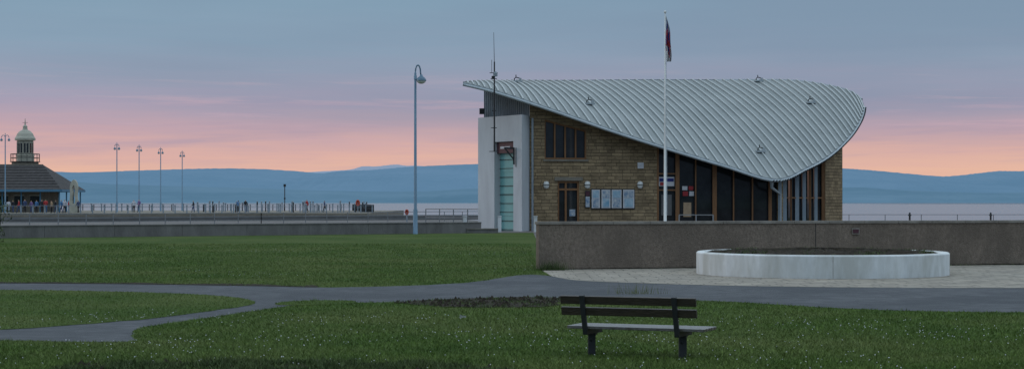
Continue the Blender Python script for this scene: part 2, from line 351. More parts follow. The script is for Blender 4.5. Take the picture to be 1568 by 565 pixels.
for i in range(7):
    a=[Vector((random.uniform(-.07,.07),random.uniform(-.05,.05),random.uniform(.02,.1)))+g for _ in range(3)]; b.face(a,'wcloth')
b.obj('paper_litter')
# ---------------------------------------------------------------- building
BD=empty('lifeboat_station')
topk=[(709,126.5,103.4),(735,125,108),(762,124.5,111),(800,124,114.5),(860,124,117.5),(920,123.5,119.5),(980,123,121.3),(1040,123,122.8),(1090,123,124),(1150,122.5,125),(1210,123,125.5),(1258,129,125),(1300,139,123.4),(1319,152,121.8)]
botk=[(709,127.5,103.2),(748,137,103.2),(790,149.5,103.4),(855,171,103.9),(945,202,104.6),(1030,229,105.3),(1110,253,106),(1187,275,106.6),(1234,258,108.8),(1270,238,111.5),(1299,211,114.5),(1314,190,117),(1321,174,119),(1323,162,120.5)]
NS=58; NT=14
def resample(K,n):
    c=catmull(K,12); idx=np.linspace(0,len(c)-1,n); out=[]
    for t in idx:
        i=min(int(t),len(c)-2); f=t-i; out.append(W(*[c[i][q]*(1-f)+c[i+1][q]*f for q in range(3)]))
    return out
def arc(Ka,Kb,n):
    A=resample(Ka,400);B=resample(Kb,400); l=[0]
    for i in range(1,400): l.append(l[-1]+0.5*((A[i]-A[i-1]).length+(B[i]-B[i-1]).length))
    T=np.linspace(0,l[-1],n); a=[];bb=[]
    for t in T:
        i=int(np.searchsorted(l,t)); i=max(1,min(399,i)); f=(t-l[i-1])/(l[i]-l[i-1]); a.append(A[i-1].lerp(A[i],f)); bb.append(B[i-1].lerp(B[i],f))
    return a,bb
A,B=arc(topk,botk,NS)
grid=[]
for i in range(NS):
    row=[]; span=(A[i]-B[i]).length
    for j in range(NT+1):
        t=j/NT; p=B[i].lerp(A[i],t); p=p+Vector((0.25,-0.4,0.9)).normalized()*(4*t*(1-t))*0.03*span; row.append(p)
    grid.append(row)
TH=0.17
b=MB()
for sgn,k in((0,'roof'),(-TH,'soffit')):
    i0=len(b.v)
    for r in grid:
        for p in r: b.v.append((p.x,p.y,p.z+sgn))
    for i in range(NS-1):
        for j in range(NT):
            q=[i0+i*(NT+1)+j,i0+(i+1)*(NT+1)+j,i0+(i+1)*(NT+1)+j+1,i0+i*(NT+1)+j+1]; b.f.append(tuple(q if not sgn else q[::-1])); b.m.append(b.mi(k))
b.obj('roof',BD,smooth=True)
rv=[tuple(p) for r in grid for p in r]; rf=[]
for i in range(NS-1):
    for j in range(NT): rf.append((i*(NT+1)+j,(i+1)*(NT+1)+j,(i+1)*(NT+1)+j+1,i*(NT+1)+j+1))
bvh=BVHTree.FromPolygons(rv,rf)
def roofz(x,y,fb=3.0,off=TH):
    h=bvh.ray_cast(Vector((x,y,-2)),Vector((0,0,1)))
    if h[0] is None:
        best=min(rv,key=lambda v:(v[0]-x)**2+(v[1]-y)**2); return best[2]-off-0.03
    return h[0].z-off-0.02
b=MB()
for i in range(1,NS-1):
    r=grid[i]
    for j in range(NT):
        b.bar(r[j]+Vector((0,0,.04)),r[j+1]+Vector((0,0,.04)),0.085,0.11,'rib')
b.obj('standing_seams',BD)
b=MB(); edge=B+A[::-1]
for i in range(len(edge)):
    p=edge[i];q=edge[(i+1)%len(edge)]
    if (p-q).length<1e-3: continue
    z=Vector((0,0,1)); b.face([p+z*.05,q+z*.05,q-z*TH,p-z*TH],'fascia')
b.obj('fascia',BD)
b=MB()
b.tube([p+Vector((0.0,-0.09,-.10)) for p in B[:]],0.075,'fascia',8)
b.tube([p+Vector((0.05,0.0,-.02)) for p in A[::-1][:20]],0.06,'fascia',8)
b.obj('gutter',BD,smooth=True)
b=MB()
ci=min(range(NS),key=lambda i:(B[i]-W(1187,275,106.6)).length)
for i in range(ci,NS-1):
    for f in(0,.33,.66):
        p=B[i].lerp(B[i+1],f); b.bar(p+Vector((.02,-.06,-.18)),p+Vector((.12,-.2,-.06)),.05,.05,'dark')
b.obj('gutter_brackets',BD)
class Wall:
    def __init__(s,p0,p1):
        s.p0=Vector(p0);s.p1=Vector(p1);s.d=(s.p1-s.p0).normalized();s.L=(s.p1-s.p0).length;s.n=Vector((s.d.y,-s.d.x))
    def s_(s,px):
        k=(px-CX)/F
        return (k*s.p0.y-s.p0.x)/(s.d.x-k*s.d.y)
    def z_(s,px,py):
        y=(s.p0+s.d*s.s_(px)).y; return CH-(py-HY)/F*y
    def pt(s,t,z,off=0):
        p=s.p0+s.d*t+s.n*off; return Vector((p.x,p.y,z))
    def build(s,b,k,zb,top,ops=[],depth=.3,step=.5,reveal=None):
        br=set([0,s.L]); t=0
        while t<s.L: br.add(t); t+=step
        for o in ops: br.add(o[0]);br.add(o[1])
        br=sorted(br)
        def q(a,c,z0a,z0c,z1a,z1c):
            b.face([s.pt(a,z0a),s.pt(c,z0c),s.pt(c,z1c),s.pt(a,z1a)],k,[(a,z0a),(c,z0c),(c,z1c),(a,z1a)])
        for a,c in zip(br[:-1],br[1:]):
            if c-a<1e-5: continue
            mid=(a+c)/2; la=lc=zb; ta,tc=top(s,a),top(s,c)
            for o in sorted([o for o in ops if o[0]<=mid<=o[1]],key=lambda o:o[2]):
                if o[2]>la: q(a,c,la,lc,o[2],o[2])
                f=lambda t:o[3]+(o[4]-o[3])*(t-o[0])/(o[1]-o[0])
                la,lc=f(a),f(c)
            if ta>la or tc>lc: q(a,c,la,lc,max(ta,la),max(tc,lc))
        rk=reveal or k
        for o in ops:
            for (ta_,za),(tb_,zb_) in(((o[0],o[2]),(o[0],o[3])),((o[1],o[2]),(o[1],o[4])),((o[0],o[2]),(o[1],o[2])),((o[0],o[3]),(o[1],o[4]))):
                b.face([s.pt(ta_,za),s.pt(tb_,zb_),s.pt(tb_,zb_,-depth),s.pt(ta_,za,-depth)],rk,[(0,0),(1,0),(1,.3),(0,.3)])
    def panel(s,b,o,k,depth):
        b.face([s.pt(o[0],o[2],-depth),s.pt(o[1],o[2],-depth),s.pt(o[1],o[4],-depth),s.pt(o[0],o[3],-depth)],k,[(0,0),(1,0),(1,1),(0,1)])
def rtop(w,t): p=w.p0+w.d*t; return roofz(p.x,p.y)
fa=W(811,300,104.5); fb=W(1195,300,108.0); fc=W(1290,300,115.5)
FW=Wall(fa[:2],fb[:2]); RW=Wall(fb[:2],fc[:2])
lb=W(741,300,108.5); LW=Wall(lb[:2],fa[:2])
zb=0.2
def op(w,x0,x1,yb,y0,y1): return (w.s_(x0),w.s_(x1),w.z_(x0,yb),w.z_(x0,y0),w.z_(x1,y1))
win=op(FW,834,898,244,183,200)
door=(FW.s_(854),FW.s_(887),0.33,FW.z_(854,277),FW.z_(887,277))
gl0,gl1=FW.s_(1006),FW.L-.15
gtop=lambda t:rtop(FW,t)-.12
b=MB(); FW.build(b,'stone',zb,rtop,[win,door,(gl0,gl1,0.35,gtop(gl0),gtop(gl1))],step=.4)
r0,r1=RW.s_(1199),RW.s_(1264)
rt=lambda t:rtop(RW,t)-.12
RW.build(b,'stone',zb,rtop,[(r0,r1,0.35,rt(r0),rt(r1))],step=.4)
LW.build(b,'clad',zb,rtop)
back=[fc[:2],(18.5,121.0),(6.0,117.5),(-0.5,112.0),lb[:2]]
for p,q in zip(back[:-1],back[1:]): Wall(p,q).build(b,'stone',zb,rtop)
b.obj('walls',BD)
b=MB(); s=0.1
while s<LW.L: b.bar(LW.pt(s,6.5,.03),LW.pt(s,rtop(LW,s),.03),.06,.05,'clad'); s+=.22
b.obj('cladding_ribs',BD)
b=MB(); FW.panel(b,win,'glass',.18)
for x in(834.8,850,866,882,897.2):
    t=FW.s_(x); f=(t-win[0])/(win[1]-win[0]); b.bar(FW.pt(t,win[2],-.1),FW.pt(t,win[3]+(win[4]-win[3])*f,-.1),.10,.08,'wood')
b.bar(FW.pt(win[0],win[2]+.05,-.1),FW.pt(win[1],win[2]+.05,-.1),.08,.1,'wood'); b.bar(FW.pt(win[0],win[3]-.05,-.1),FW.pt(win[1],win[4]-.05,-.1),.08,.1,'wood')
b.bar(FW.pt(win[0]-.1,win[2]-.06,.03),FW.pt(win[1]+.1,win[2]-.06,.03),.12,.12,'oldstone')
b.obj('upper_window',BD)
b=MB(); FW.panel(b,door,'glass',.2); 
for x in(855.3,867,886): t=FW.s_(x); b.bar(FW.pt(t,.33,-.12),FW.pt(t,door[3],-.12),.12,.1,'wood')
for z in(.4,FW.z_(870,290),door[3]-.06): b.bar(FW.pt(door[0],z,-.12),FW.pt(door[1],z,-.12),.1,.12,'wood')
b.face([FW.pt(FW.s_(873),1.2,-.17),FW.pt(FW.s_(882),1.2,-.17),FW.pt(FW.s_(882),1.6,-.17),FW.pt(FW.s_(873),1.6,-.17)],'paper2')
b.bar(FW.pt(door[0]-.2,door[3]+.12,.02),FW.pt(door[1]+.2,door[3]+.12,.02),.1,.22,'oldstone')
b.obj('entrance_door',BD)
b=MB()
def gstrip(w,t0,t1,k,tf,depth,n=14,z0=.35):
    for i in range(n):
        a=t0+(t1-t0)*i/n;c=t0+(t1-t0)*(i+1)/n
        b.face([w.pt(a,z0,-depth),w.pt(c,z0,-depth),w.pt(c,tf(c)+.2,-depth),w.pt(a,tf(a)+.2,-depth)],k)
gstrip(FW,gl0,gl1,'glass',gtop,.22); gstrip(RW,r0,r1,'glass',rt,.22)
b.obj('glazing',BD)
b=MB()
for x,wd_ in((1007,.2),(1038,.24),(1066,.08),(1095,.26),(1124,.08),(1153,.08),(1180,.2)):
    t=FW.s_(x); b.bar(FW.pt(t,.35,-.1),FW.pt(t,gtop(t)+.15,-.1),wd_,.16,'wood')
b.bar(FW.pt(gl0,.45,-.1),FW.pt(gl1,.45,-.1),.12,.2,'wood')
for i in range(12):
    a=gl0+(gl1-gl0)*i/12;c=gl0+(gl1-gl0)*(i+1)/12; b.bar(FW.pt(a,gtop(a)-.02,-.1),FW.pt(c,gtop(c)-.02,-.1),.12,.14,'wood')
b.bar(FW.pt(FW.s_(1008),FW.z_(1020,291),-.1),FW.pt(FW.s_(1037),FW.z_(1020,291),-.1),.09,.08,'wood')
b.bar(FW.pt(FW.s_(1008),FW.z_(1020,266),-.1),FW.pt(FW.s_(1037),FW.z_(1020,266),-.1),.09,.08,'wood')
for x,k,wd_ in((1203,'fin',.26),(1213,'wood',.09),(1222,'fin',.24),(1233,'fin',.22),(1242,'wood',.14),(1251,'fin',.2),(1262,'wood',.2)):
    t=RW.s_(x); b.bar(RW.pt(t,.35,-.08),RW.pt(t,rt(t)+.1,-.08),wd_,.14,k)
for z in(2.3,):
    b.bar(RW.pt(r0,z,-.12),RW.pt(r1,z,-.12),.06,.08,'wood')
b.bar(FW.pt(FW.L-.05,.2,.02),FW.pt(FW.L-.05,rtop(FW,FW.L-.05),.02),.2,.2,'fin')
c=B[ci]; b.tube([c+Vector((0,.1,-.1)),c+Vector((.05,.4,-.5)),FW.pt(FW.L-.05,2.5,.15),FW.pt(FW.L-.05,.3,.15)],[.13,.09,.06,.06],'fascia',8)
b.obj('mullions',BD)
b=MB()
def plate(w,x0,x1,y0,y1,k,off=0,th=.03):
    a,c=w.s_(x0),w.s_(x1); zz0,zz1=w.z_(x0,y1),w.z_(x0,y0)
    b.bar(w.pt(a,(zz0+zz1)/2,off),w.pt(c,(zz0+zz1)/2,off),th,zz1-zz0,k)
plate(FW,1010,1034,271,285,'wcloth',-.19); plate(FW,1011,1033,273,278,'navy',-.165,.01); plate(FW,1012,1020,279,284,'red',-.165,.01)
plate(FW,1046,1054,285,291,'wcloth',-.19);plate(FW,1056,1063,285,291,'red',-.19);plate(FW,1047,1055,293,300,'red',-.19);plate(FW,1057,1064,293,300,'wcloth',-.19)
plate(FW,1014,1030,298,330,'soffit',-.2);plate(FW,1048,1060,310,332,'cl5',-.2)
b.obj('window_posters',BD)
NB=empty('notice_board')
b=MB()
plate(FW,895.5,903,292,318,'dark',.04,.06);plate(FW,904.5,971.5,289,320,'dark',.04,.06)
for x0,x1,k in((905.5,918,'paper1'),(920.5,934,'paper2'),(936,951,'paper1'),(953.5,970.5,'paper2')):
    plate(FW,x0,x1,290.5,318.5,'wcloth',.085,.02); plate(FW,x0+1.5,x1-1.5,292,303,k,.105,.015); plate(FW,x0+2,x1-2,304,317,'paper2' if k=='paper1' else 'paper1',.105,.015)
plate(FW,896.2,902.4,293,300,'maroon',.08,.02);plate(FW,896.2,902.4,301,317,'paper2',.08,.02)
b.obj('boards',NB)
b=MB()
for x in(836,899,979.5):
    c=FW.pt(FW.s_(x),FW.z_(x,283),.08); 
    b.lathe(c,[(.0,-.24),(.12,-.2),(.17,-.08),(.18,.05),(.13,.18),(0,.22)],'lampwhite',14)
    b.lathe(c,[(.19,-.02),(.2,.0),(.19,.02)],'dark',14)
plate(FW,976,985,249,258,'wcloth',.05,.1); plate(FW,977,984,252,255,'cl2',.11,.02)
b.obj('wall_lights',BD)
p1=W(732,300,107.3); p0=W(799,300,103.3)
PW=Wall(p1[:2],p0[:2]); zt=7.15
po=(PW.s_(757),PW.s_(786),0.2,PW.z_(757,219)+.05,PW.z_(757,219)+.05)
PT=lambda w,t:zt
b=MB(); PW.build(b,'render',.2,PT,[po],depth=.45)
PR=Wall(p0[:2],W(811,300,104.6)[:2]); PR.build(b,'render',.2,PT)
c0,c1=PW.pt(0,zt),PW.pt(PW.L,zt); c2=Vector((PR.p1.x,PR.p1.y,zt)); c3=Vector((lb.x,lb.y,zt)); b.face([c0,c1,c2,c3],'render')
b.face([PW.pt(0,.2),PW.pt(0,zt),c3,Vector((lb.x,lb.y,.2))],'render')
b.obj('boathouse_portal',BD)
b=MB(); PW.panel(b,po,'teal',.42)
z=.4
while z<5.4: b.bar(PW.pt(po[0],z,-.40),PW.pt(po[1],z,-.40),.05,.03,'dark'); z+=.52
for z_ in(1.4,2.7,4.0): b.bar(PW.pt(po[0]+.15,z_,-.41),PW.pt(po[1]-.15,z_,-.41),.02,.36,'teal')
b.bar(PW.pt(po[0],po[3]-.35,-.3),PW.pt(po[1],po[3]-.35,-.3),.22,.66,'maroon')
b.bar(PW.pt(po[0]+.4,po[3]-.35,-.17),PW.pt(po[1]-.6,po[3]-.35,-.17),.02,.14,'wcloth')
b.obj('boat_door',BD)
b=MB()
q=PW.pt(PW.s_(789),PW.z_(789,226),.1)
b.bar(q,q+Vector((-.0,-.0,-1.0)),.1,.1,'dark'); b.bar(q+Vector((0,0,-.05)),q+Vector((-.55,-.5,-.05)),.1,.1,'dark'); b.bar(q+Vector((0,0,-.7)),q+Vector((-.5,-.45,-.1)),.06,.06,'dark')
b.bar(q+Vector((.15,0,0)),q+Vector((.15,0,-1.15)),.08,.08,'dark')
b.box(W(738,171,108)+Vector((0,-.2,0)),(.3,.3,.35),'dark')
b.bar(FW.pt(.15,.3,.1),FW.pt(.15,7,.1),.12,.12,'clad')
b.obj('bracket',BD)
b=MB(); Y=103.0
base=W(757,232,Y); b.tube([base,W(757,95,Y)],[.05,.04],'dark',6); b.tube([W(757,95,Y),W(756,50,Y)],[.02,.012],'dark',5)
for y,w_ in((112,.28),(121,.22),(170,.15),(196,.2),(232,.3)): 
    c=W(757,y,Y); b.bar(c+Vector((-w_,0,0)),c+Vector((w_*.7,0,0)),.04,.04,'dark')
b.lathe(W(758.5,114,Y),[(0,-.14),(.13,-.12),(.13,.05),(.05,.16),(0,.17)],'railw',10); b.lathe(W(755,119,Y),[(0,-.1),(.09,-.1),(.09,.08),(0,.1)],'dark',8)
b.tube([W(753,112,Y),W(753,92,Y)],.015,'dark',5)
b.tube([W(757,196,Y),W(757,196,Y)+Vector((0,1.5,0))],.04,'dark',5)
b.obj('radio_mast')
for (x,y) in((903,159),(1242,157),(1165,232),(1162,124),(792,125)):
    k=(x-CX)/F; o=Vector((0,0,CH)); dr=Vector((k,1,-(y+2-HY)/F)).normalized(); hh=bvh.ray_cast(o,dr)
    c=hh[0] if hh[0] else W(x,y+2,124 if x>1000 else 113.5)
    b=MB(); b.box(c+Vector((0,0,.08)),(.6,.3,.10),'fascia',.3); b.tube([c+Vector((-.18,0,.08)),c+Vector((-.18,0,.26)),c+Vector((-.08,0,.34)),c+Vector((.16,0,.28))],.035,'dark',6); b.tube([c+Vector((-.08,0,.3)),c+Vector((-.08,0,.5))],.03,'dark',6); b.box(c+Vector((.18,0,.22)),(.15,.15,.14),'fascia',.2)
    b.obj('roof_vent',BD)
# ---------------------------------------------------------------- flagpole
fp=empty('flagpole'); Y=96; b=MB(); bs=W(1018.5,352,Y); bs.z=.32
tp=W(1018.5,20,Y); b.tube([bs,bs.lerp(tp,.5),tp],[.085,.06,.03],'lampwhite',12); b.lathe(tp,[(0,-.05),(.08,0),(.05,.1),(0,.13)],'lampwhite',10); b.lathe(bs,[(.25,0),(.25,.1),(.12,.12),(.12,.5),(.09,.52)],'galv',14); b.tube([bs+Vector((.12,0,1)),tp+Vector((.05,0,-.2))],.008,'railw',4)
b.obj('pole',fp,smooth=True)
b=MB(); nz=26; nxx=10; ids={}
for j in range(nz+1):
    t=j/nz; z=W(1018,24+71*t,Y).z; wdt=.08+.24*math.sin(min(1,t*1.5)*1.6)*(1-.25*t)
    for i in range(nxx+1):
        u=i/nxx; ids[i,j]=len(b.v); b.v.append((tp.x+.04+wdt*u+.03*math.sin(t*9),Y-.05+.12*math.sin(u*14+t*3)*(.4+t),z-.5*u*(1-t)*.6))
for j in range(nz):
    for i in range(nxx):
        t=j/nz+.14*math.sin(i*.9); k='wcloth' if t<.18 else('navy' if t<.38 else ('red' if t<.5 else('navy' if (t<.70 and i%4<2) else ('red' if t<.76 else 'wcloth'))))
        b.f.append((ids[i,j],ids[i+1,j],ids[i+1,j+1],ids[i,j+1])); b.m.append(b.mi(k))
b.obj('flag',fp,smooth=True)
# ---------------------------------------------------------------- street lamps
def hook_lamp():
    e=empty('street_lamp'); b=MB(); Y=95; bs=W(636,360,Y); bs.z=gz(bs.x,Y); t=W(636,112,Y); x=bs.x
    zt_=t.z; b.tube([bs,bs+Vector((0,0,1.3)),bs+Vector((0,0,1.35)),Vector((x,Y,zt_))],[.125,.12,.085,.06],'bluepole',12)
    arcp=[Vector((x+.14-.14*math.cos(a),Y,zt_+.42*math.sin(a))) for a in np.linspace(0,math.pi,12)]
    b.tube(arcp+[Vector((x+.3,Y,zt_-.15))],.04,'bluepole',8)
    b.tube([Vector((x,Y,zt_-.35)),Vector((x,Y,zt_-.15))],.085,'bluepole',10)
    b.obj('pole',e,smooth=True)
    b=MB(); c=Vector((x+.32,Y,zt_-.38)); b.lathe(c,[(0,.3),(.07,.28),(.09,.2),(.2,.12),(.27,0),(.27,-.05)],'bluepole',20); b.obj('hood',e,smooth=True)
    b=MB(); b.lathe(c,[(.25,-.05),(.22,-.13),(.1,-.2),(0,-.21)],'lampwhite',20); b.obj('bowl',e,smooth=True)
hook_lamp()
JZ=0.6
def twin_lamp(px,ytop,Y,z0=JZ,o_=.3):
    e=empty('street_lamp'); t=W(px,ytop,Y); x=t.x; b=MB(); b.tube([(x,Y,z0),(x,Y,z0+1.4),(x,Y,z0+1.45),(x,Y,t.z-.1)],[.15,.14,.09,.065],'bluepole',8)
    for sgn in(-1,1):
        b.tube([Vector((x+sgn*(o_/2-o_/2*math.cos(a)),Y,t.z-.4+.4*math.sin(a))) for a in np.linspace(0,math.pi*.95,8)],.04,'bluepole',6)
        b.lathe((x+sgn*o_,Y,t.z-.68),[(0,.28),(.08,.24),(.18,.05),(.19,0)],'bluepole',12); b.lathe((x+sgn*o_,Y,t.z-.68),[(.17,0),(.14,-.1),(0,-.15)],'lampwhite',12)
    b.tube([(x,Y,t.z-.2),(x,Y,t.z+.25)],.045,'bluepole',6)
    b.obj('pole_and_heads',e,smooth=True)
twin_lamp(8,207,232,o_=.5); twin_lamp(179,221,250); twin_lamp(213,224,262); twin_lamp(246,228,274); twin_lamp(279,233,290)
b=MB(); c=W(436,284,270); b.tube([(c.x,270,JZ),(c.x,270,c.z)],.07,'dark',6); b.box(c,(.35,.25,.4),'dark'); b.box(c+Vector((0,0,-2)),(.25,.25,.2),'dark'); b.obj('navigation_light')
# ---------------------------------------------------------------- concrete low wall
b=MB(); a=Vector((-1.8,98)); dd=(Vector((-24.4,84))-a).normalized()
for i in range(18):
    p=a+dd*(i*3.5); q=a+dd*(i*3.5+3.485); b.bar((p.x,p.y,.33),(q.x,q.y,.33),.35,1.1,'conc'); b.bar((p.x,p.y,.905),(q.x,q.y,.905),.42,.05,'conc')
b.obj('low_concrete_wall')
def railing(name,pts,z,h,sp,rails,k='galv',r=.03,post=.07,capball=False):
    b=MB()
    for p,q in zip(pts[:-1],pts[1:]):
        p=Vector(p);q=Vector(q);L=(q-p).length;n=max(1,round(L/sp))
        for i in range(n+1):
            c=p.lerp(q,i/n); b.bar((c.x,c.y,z),(c.x,c.y,z+h),post,post,k)
            if capball: b.box((c.x,c.y,z+h+.04),(post*1.5,post*1.5,.08),k)
        for f in rails: b.bar((p.x,p.y,z+h*f),(q.x,q.y,z+h*f),r*2,r*2,k)
    return b.obj(name)
railing('promenade_railing',[(-60,105),W(0,300,122)[:2],W(400,300,140)[:2],W(735,300,160)[:2]],.326,.85,2.4,(1,.66,.33),r=.025,post=.06)
railing('promenade_railing',[W(652,300,128)[:2],W(738,300,124)[:2]],.326,1.2,1.6,(1,.5))
b=MB()
for i in range(2):
    z=.326; p=W(-60,300,150+i*22);q=W(735 if i==0 else 560,300,172+i*22); b.bar((p.x,p.y,z+.2),(q.x,q.y,z+.2),.5,.4,'oldstone' if i else 'soffit')
b.obj('promenade_kerb')
railing('sea_railing',[(16,146.5),(70,146.5)],.326,.66,3,(1,),k='dark',r=.015,post=.04)
for px in(1393,1517):
    b=MB(); c=W(px,330,146); b.tube([(c.x,c.y,.33),(c.x,c.y,.9)],.08,'dark',8); b.lathe((c.x,c.y,.9),[(.12,0),(.15,.05),(.07,.14),(.1,.2),(0,.3)],'dark',10); b.obj('bollard')
b=MB(); 
for px,y0 in((712,332),(820,333),(765,333)):
    c=W(px,350,101); b.box((c.x,c.y,.75),(.2,.2,.9),'white'); b.box((c.x,c.y,1.22),(.24,.24,.05),'white'); b.obj('white_bollard'); b=MB()
b=MB(); p=W(714,350,97.5);q=W(762,350,97.8); b.bar((p.x,p.y,.42),(q.x,q.y,.42),.4,.24,'conc'); b.bar((p.x,p.y,.56),(q.x,q.y,.56),.5,.05,'coping'); b.obj('low_plinth')
railing('entrance_handrail',[W(1040,300,101)[:2],W(1092,300,100)[:2]],.326,.98,1.0,(1,.5),k='galv',r=.025)
# ---------------------------------------------------------------- jetty
b=MB(); xr=W(575,300,238).x
b.box(((-130+xr)/2,262,-2.2),(xr+130,76,5.6),'oldstone'); b.obj('stone_jetty')
def jw(px,Y): p=W(px,300,Y); return (p.x,p.y)
railing('jetty_railing',[jw(-60,226),jw(570,232)],JZ,.95,1.5,(1,),k='railw',r=.025,post=.15,capball=True)
railing('jetty_railing',[jw(140,262),jw(560,250)],JZ,1.1,1.7,(1,.6),k='railw',r=.03,post=.15,capball=True)
railing('jetty_railing',[jw(110,296),jw(540,290),jw(572,236)],JZ,1.05,1.9,(1,.5),k='dark',r=.03,post=.12)
b=MB()
for i in range(60):
    px=random.uniform(300,565); Y=random.uniform(236,288); c=jw(px,Y); hh=random.uniform(.9,1.5); b.box((c[0],c[1],JZ+hh/2),(.16,.16,hh),'railw' if i%3 else 'dark'); b.lathe((c[0],c[1],JZ+hh),[(.12,0),(.13,.08),(0,.16)],'railw',6)
b.obj('jetty_bollards')
for px,Y,z0 in((548,234,JZ),(623,150,.33)):
    b=MB(); c=W(px,300,Y); hh=1.3 if Y>200 else .85; b.tube([(c.x,Y,z0),(c.x,Y,z0+hh)],.06,'railw',6)
    R0=.27 if Y>200 else .15; cz=z0+hh
    b.tube([Vector((c.x+R0*.8*math.cos(t),Y-.1,cz+R0*1.3*math.sin(t))) for t in np.linspace(0,2*math.pi,17)],R0*.33,'orange',8,cap=False); b.box((c.x,Y-.02,cz),(R0*1.6,.05,R0*2.6),'orange'); b.obj('lifebuoy_stand')
PB=empty('pier_cafe'); Y=250
def P(px,Y,z): p=W(px,300,Y); return Vector((p.x,p.y,z))
xl=P(-70,Y,0).x; xr2=P(104,Y,0).x; ez=CH+18.5/F*Y; rz=CH+57/F*Y
b=MB(); y0,y1=246,258; xo=xr2+.3; xlo=xl-.5; ym=252; hx=P(66,252,0).x
E=[Vector((xlo,y0-.8,ez)),Vector((xo,y0-.8,ez)),Vector((xo,y1+.8,ez)),Vector((xlo,y1+.8,ez))]; Rg=[Vector((xlo+4,ym,rz)),Vector((hx,ym,rz))]
b.face([E[0],E[1],Rg[1],Rg[0]],'slate'); b.face([E[1],E[2],Rg[1]],'slate'); b.face([E[2],E[3],Rg[0],Rg[1]],'slate'); b.face([E[3],E[0],Rg[0]],'slate')
for i in range(1,9):
    f=i/9; b.bar(E[0].lerp(Rg[0],f)+Vector((0,-.02,.03)),E[1].lerp(Rg[1],f)+Vector((0,-.02,.03)),.05,.05,'slate')
b.bar(Rg[0],Rg[1],.25,.15,'oldstone'); b.obj('hipped_roof',PB)
b=MB(); 
for i in range(4):
    b.bar(E[i]-Vector((0,0,.15)),E[(i+1)%4]-Vector((0,0,.15)),.12,.32,'bluefas')
b.face([e-Vector((0,0,.2)) for e in E],'soffit'); b.obj('fascia',PB)
b=MB(); b.box(((xl+xr2-3)/2,252,(JZ+ez)/2-.1),(xr2-3-xl,9,ez-JZ-.3),'oldstone')
for i,x in enumerate(np.linspace(xl+1,xr2-4,6)):
    b.box((x,247.48,JZ+1.55),(1.3,.1,1.5),'glass'); b.box((x,247.46,JZ+2.35),(1.5,.12,.12),'cream'); b.box((x,247.46,JZ+.75),(1.5,.12,.1),'cream')
b.obj('walls',PB)
b=MB()
for x in np.linspace(xl,xr2-.2,7): b.tube([(x,246,JZ),(x,246,ez-.3)],.1,'bluefas',8)
for y in(250,254,258): b.tube([(xr2-.2,y,JZ),(xr2-.2,y,ez-.3)],.1,'bluefas',8)
b.obj('veranda_columns',PB)
LH=empty('lighthouse'); c=P(38.5,263,JZ); k=263/F
zf=lambda y:CH-(y-HY)*k-JZ
b=MB(); b.lathe(c,[(1.9,0),(1.75,zf(262)),(1.7,zf(253)),(1.95,zf(252)),(1.95,zf(248)),(0,zf(248))],'oldstone',24); b.obj('tower',LH)
b=MB(); b.lathe(c,[(1.25,zf(248)),(1.25,zf(240)),(1.35,zf(239)),(1.35,zf(237)),(1.15,zf(237)),(1.15,zf(216)),(1.5,zf(215)),(1.5,zf(212)),(1.3,zf(209)),(1.15,zf(205)),(.8,zf(201)),(.4,zf(199)),(.32,zf(196)),(.35,zf(194)),(.1,zf(191)),(.04,zf(183))],'cream',20); b.obj('lantern',LH)
b=MB()
for a in range(16):
    th=a*math.pi/8; x,y=math.cos(th),math.sin(th)
    b.bar(c+Vector((x*1.17,y*1.17,zf(236))),c+Vector((x*1.17,y*1.17,zf(217))),.09,.09,'cream')
    b.bar(c+Vector((x*2.1,y*2.1,zf(248))),c+Vector((x*2.1,y*2.1,zf(236))),.05,.05,'dark')
for a in range(8):
    th=(a+.5)*math.pi/4; b.box(c+Vector((math.cos(th)*1.13,math.sin(th)*1.13,zf(227))),(.1,.65,1.4),'glass',th)
for z in(236,242): b.tube([c+Vector((2.1*math.cos(t),2.1*math.sin(t),zf(z))) for t in np.linspace(0,2*math.pi,25)],.04,'dark',5,cap=False)
b.lathe(c,[(1.8,zf(249)),(2.2,zf(248.3)),(2.2,zf(247.6)),(1.2,zf(247.5))],'dark',24)
b.bar(c+Vector((-.4,0,zf(188))),c+Vector((.4,0,zf(188))),.05,.05,'dark'); b.bar(c+Vector((0,0,zf(192))),c+Vector((0,0,zf(182))),.06,.06,'dark')
b.obj('gallery_and_glazing',LH)
# sculpture
b=MB(); c=P(113.5,235,JZ); out=[(-.5,0),(-.55,1.2),(-.48,2.6),(-.5,3.4),(-.3,4.1),(.02,4.4),(.35,4.1),(.5,3.4),(.42,2.4),(.5,1.2),(.46,0)]
inn=[(-.16,1.2),(-.2,1.9),(-.1,2.6),(-.2,3.2),(-.08,3.55),(.03,3.65),(.13,3.4),(.2,3.0),(.1,2.4),(.2,1.8),(.15,1.2)]
o_=catmull([(x,z) for x,z in out],4); i_=catmull([(x,z) for x,z in inn],4); n=min(len(o_),len(i_))
for j in range(n-1):
    for yy in(-.3,.3): b.face([c+Vector((o_[j][0],yy,o_[j][1])),c+Vector((o_[j+1][0],yy,o_[j+1][1])),c+Vector((i_[j+1][0],yy,i_[j+1][1])),c+Vector((i_[j][0],yy,i_[j][1]))],'cream')
    for pp in(o_,i_): b.face([c+Vector((pp[j][0],-.3,pp[j][1])),c+Vector((pp[j+1][0],-.3,pp[j+1][1])),c+Vector((pp[j+1][0],.3,pp[j+1][1])),c+Vector((pp[j][0],.3,pp[j][1]))],'cream')
b.box(c+Vector((0,0,.6)),(1.2,.66,1.2),'cream'); b.obj('stone_sculpture')
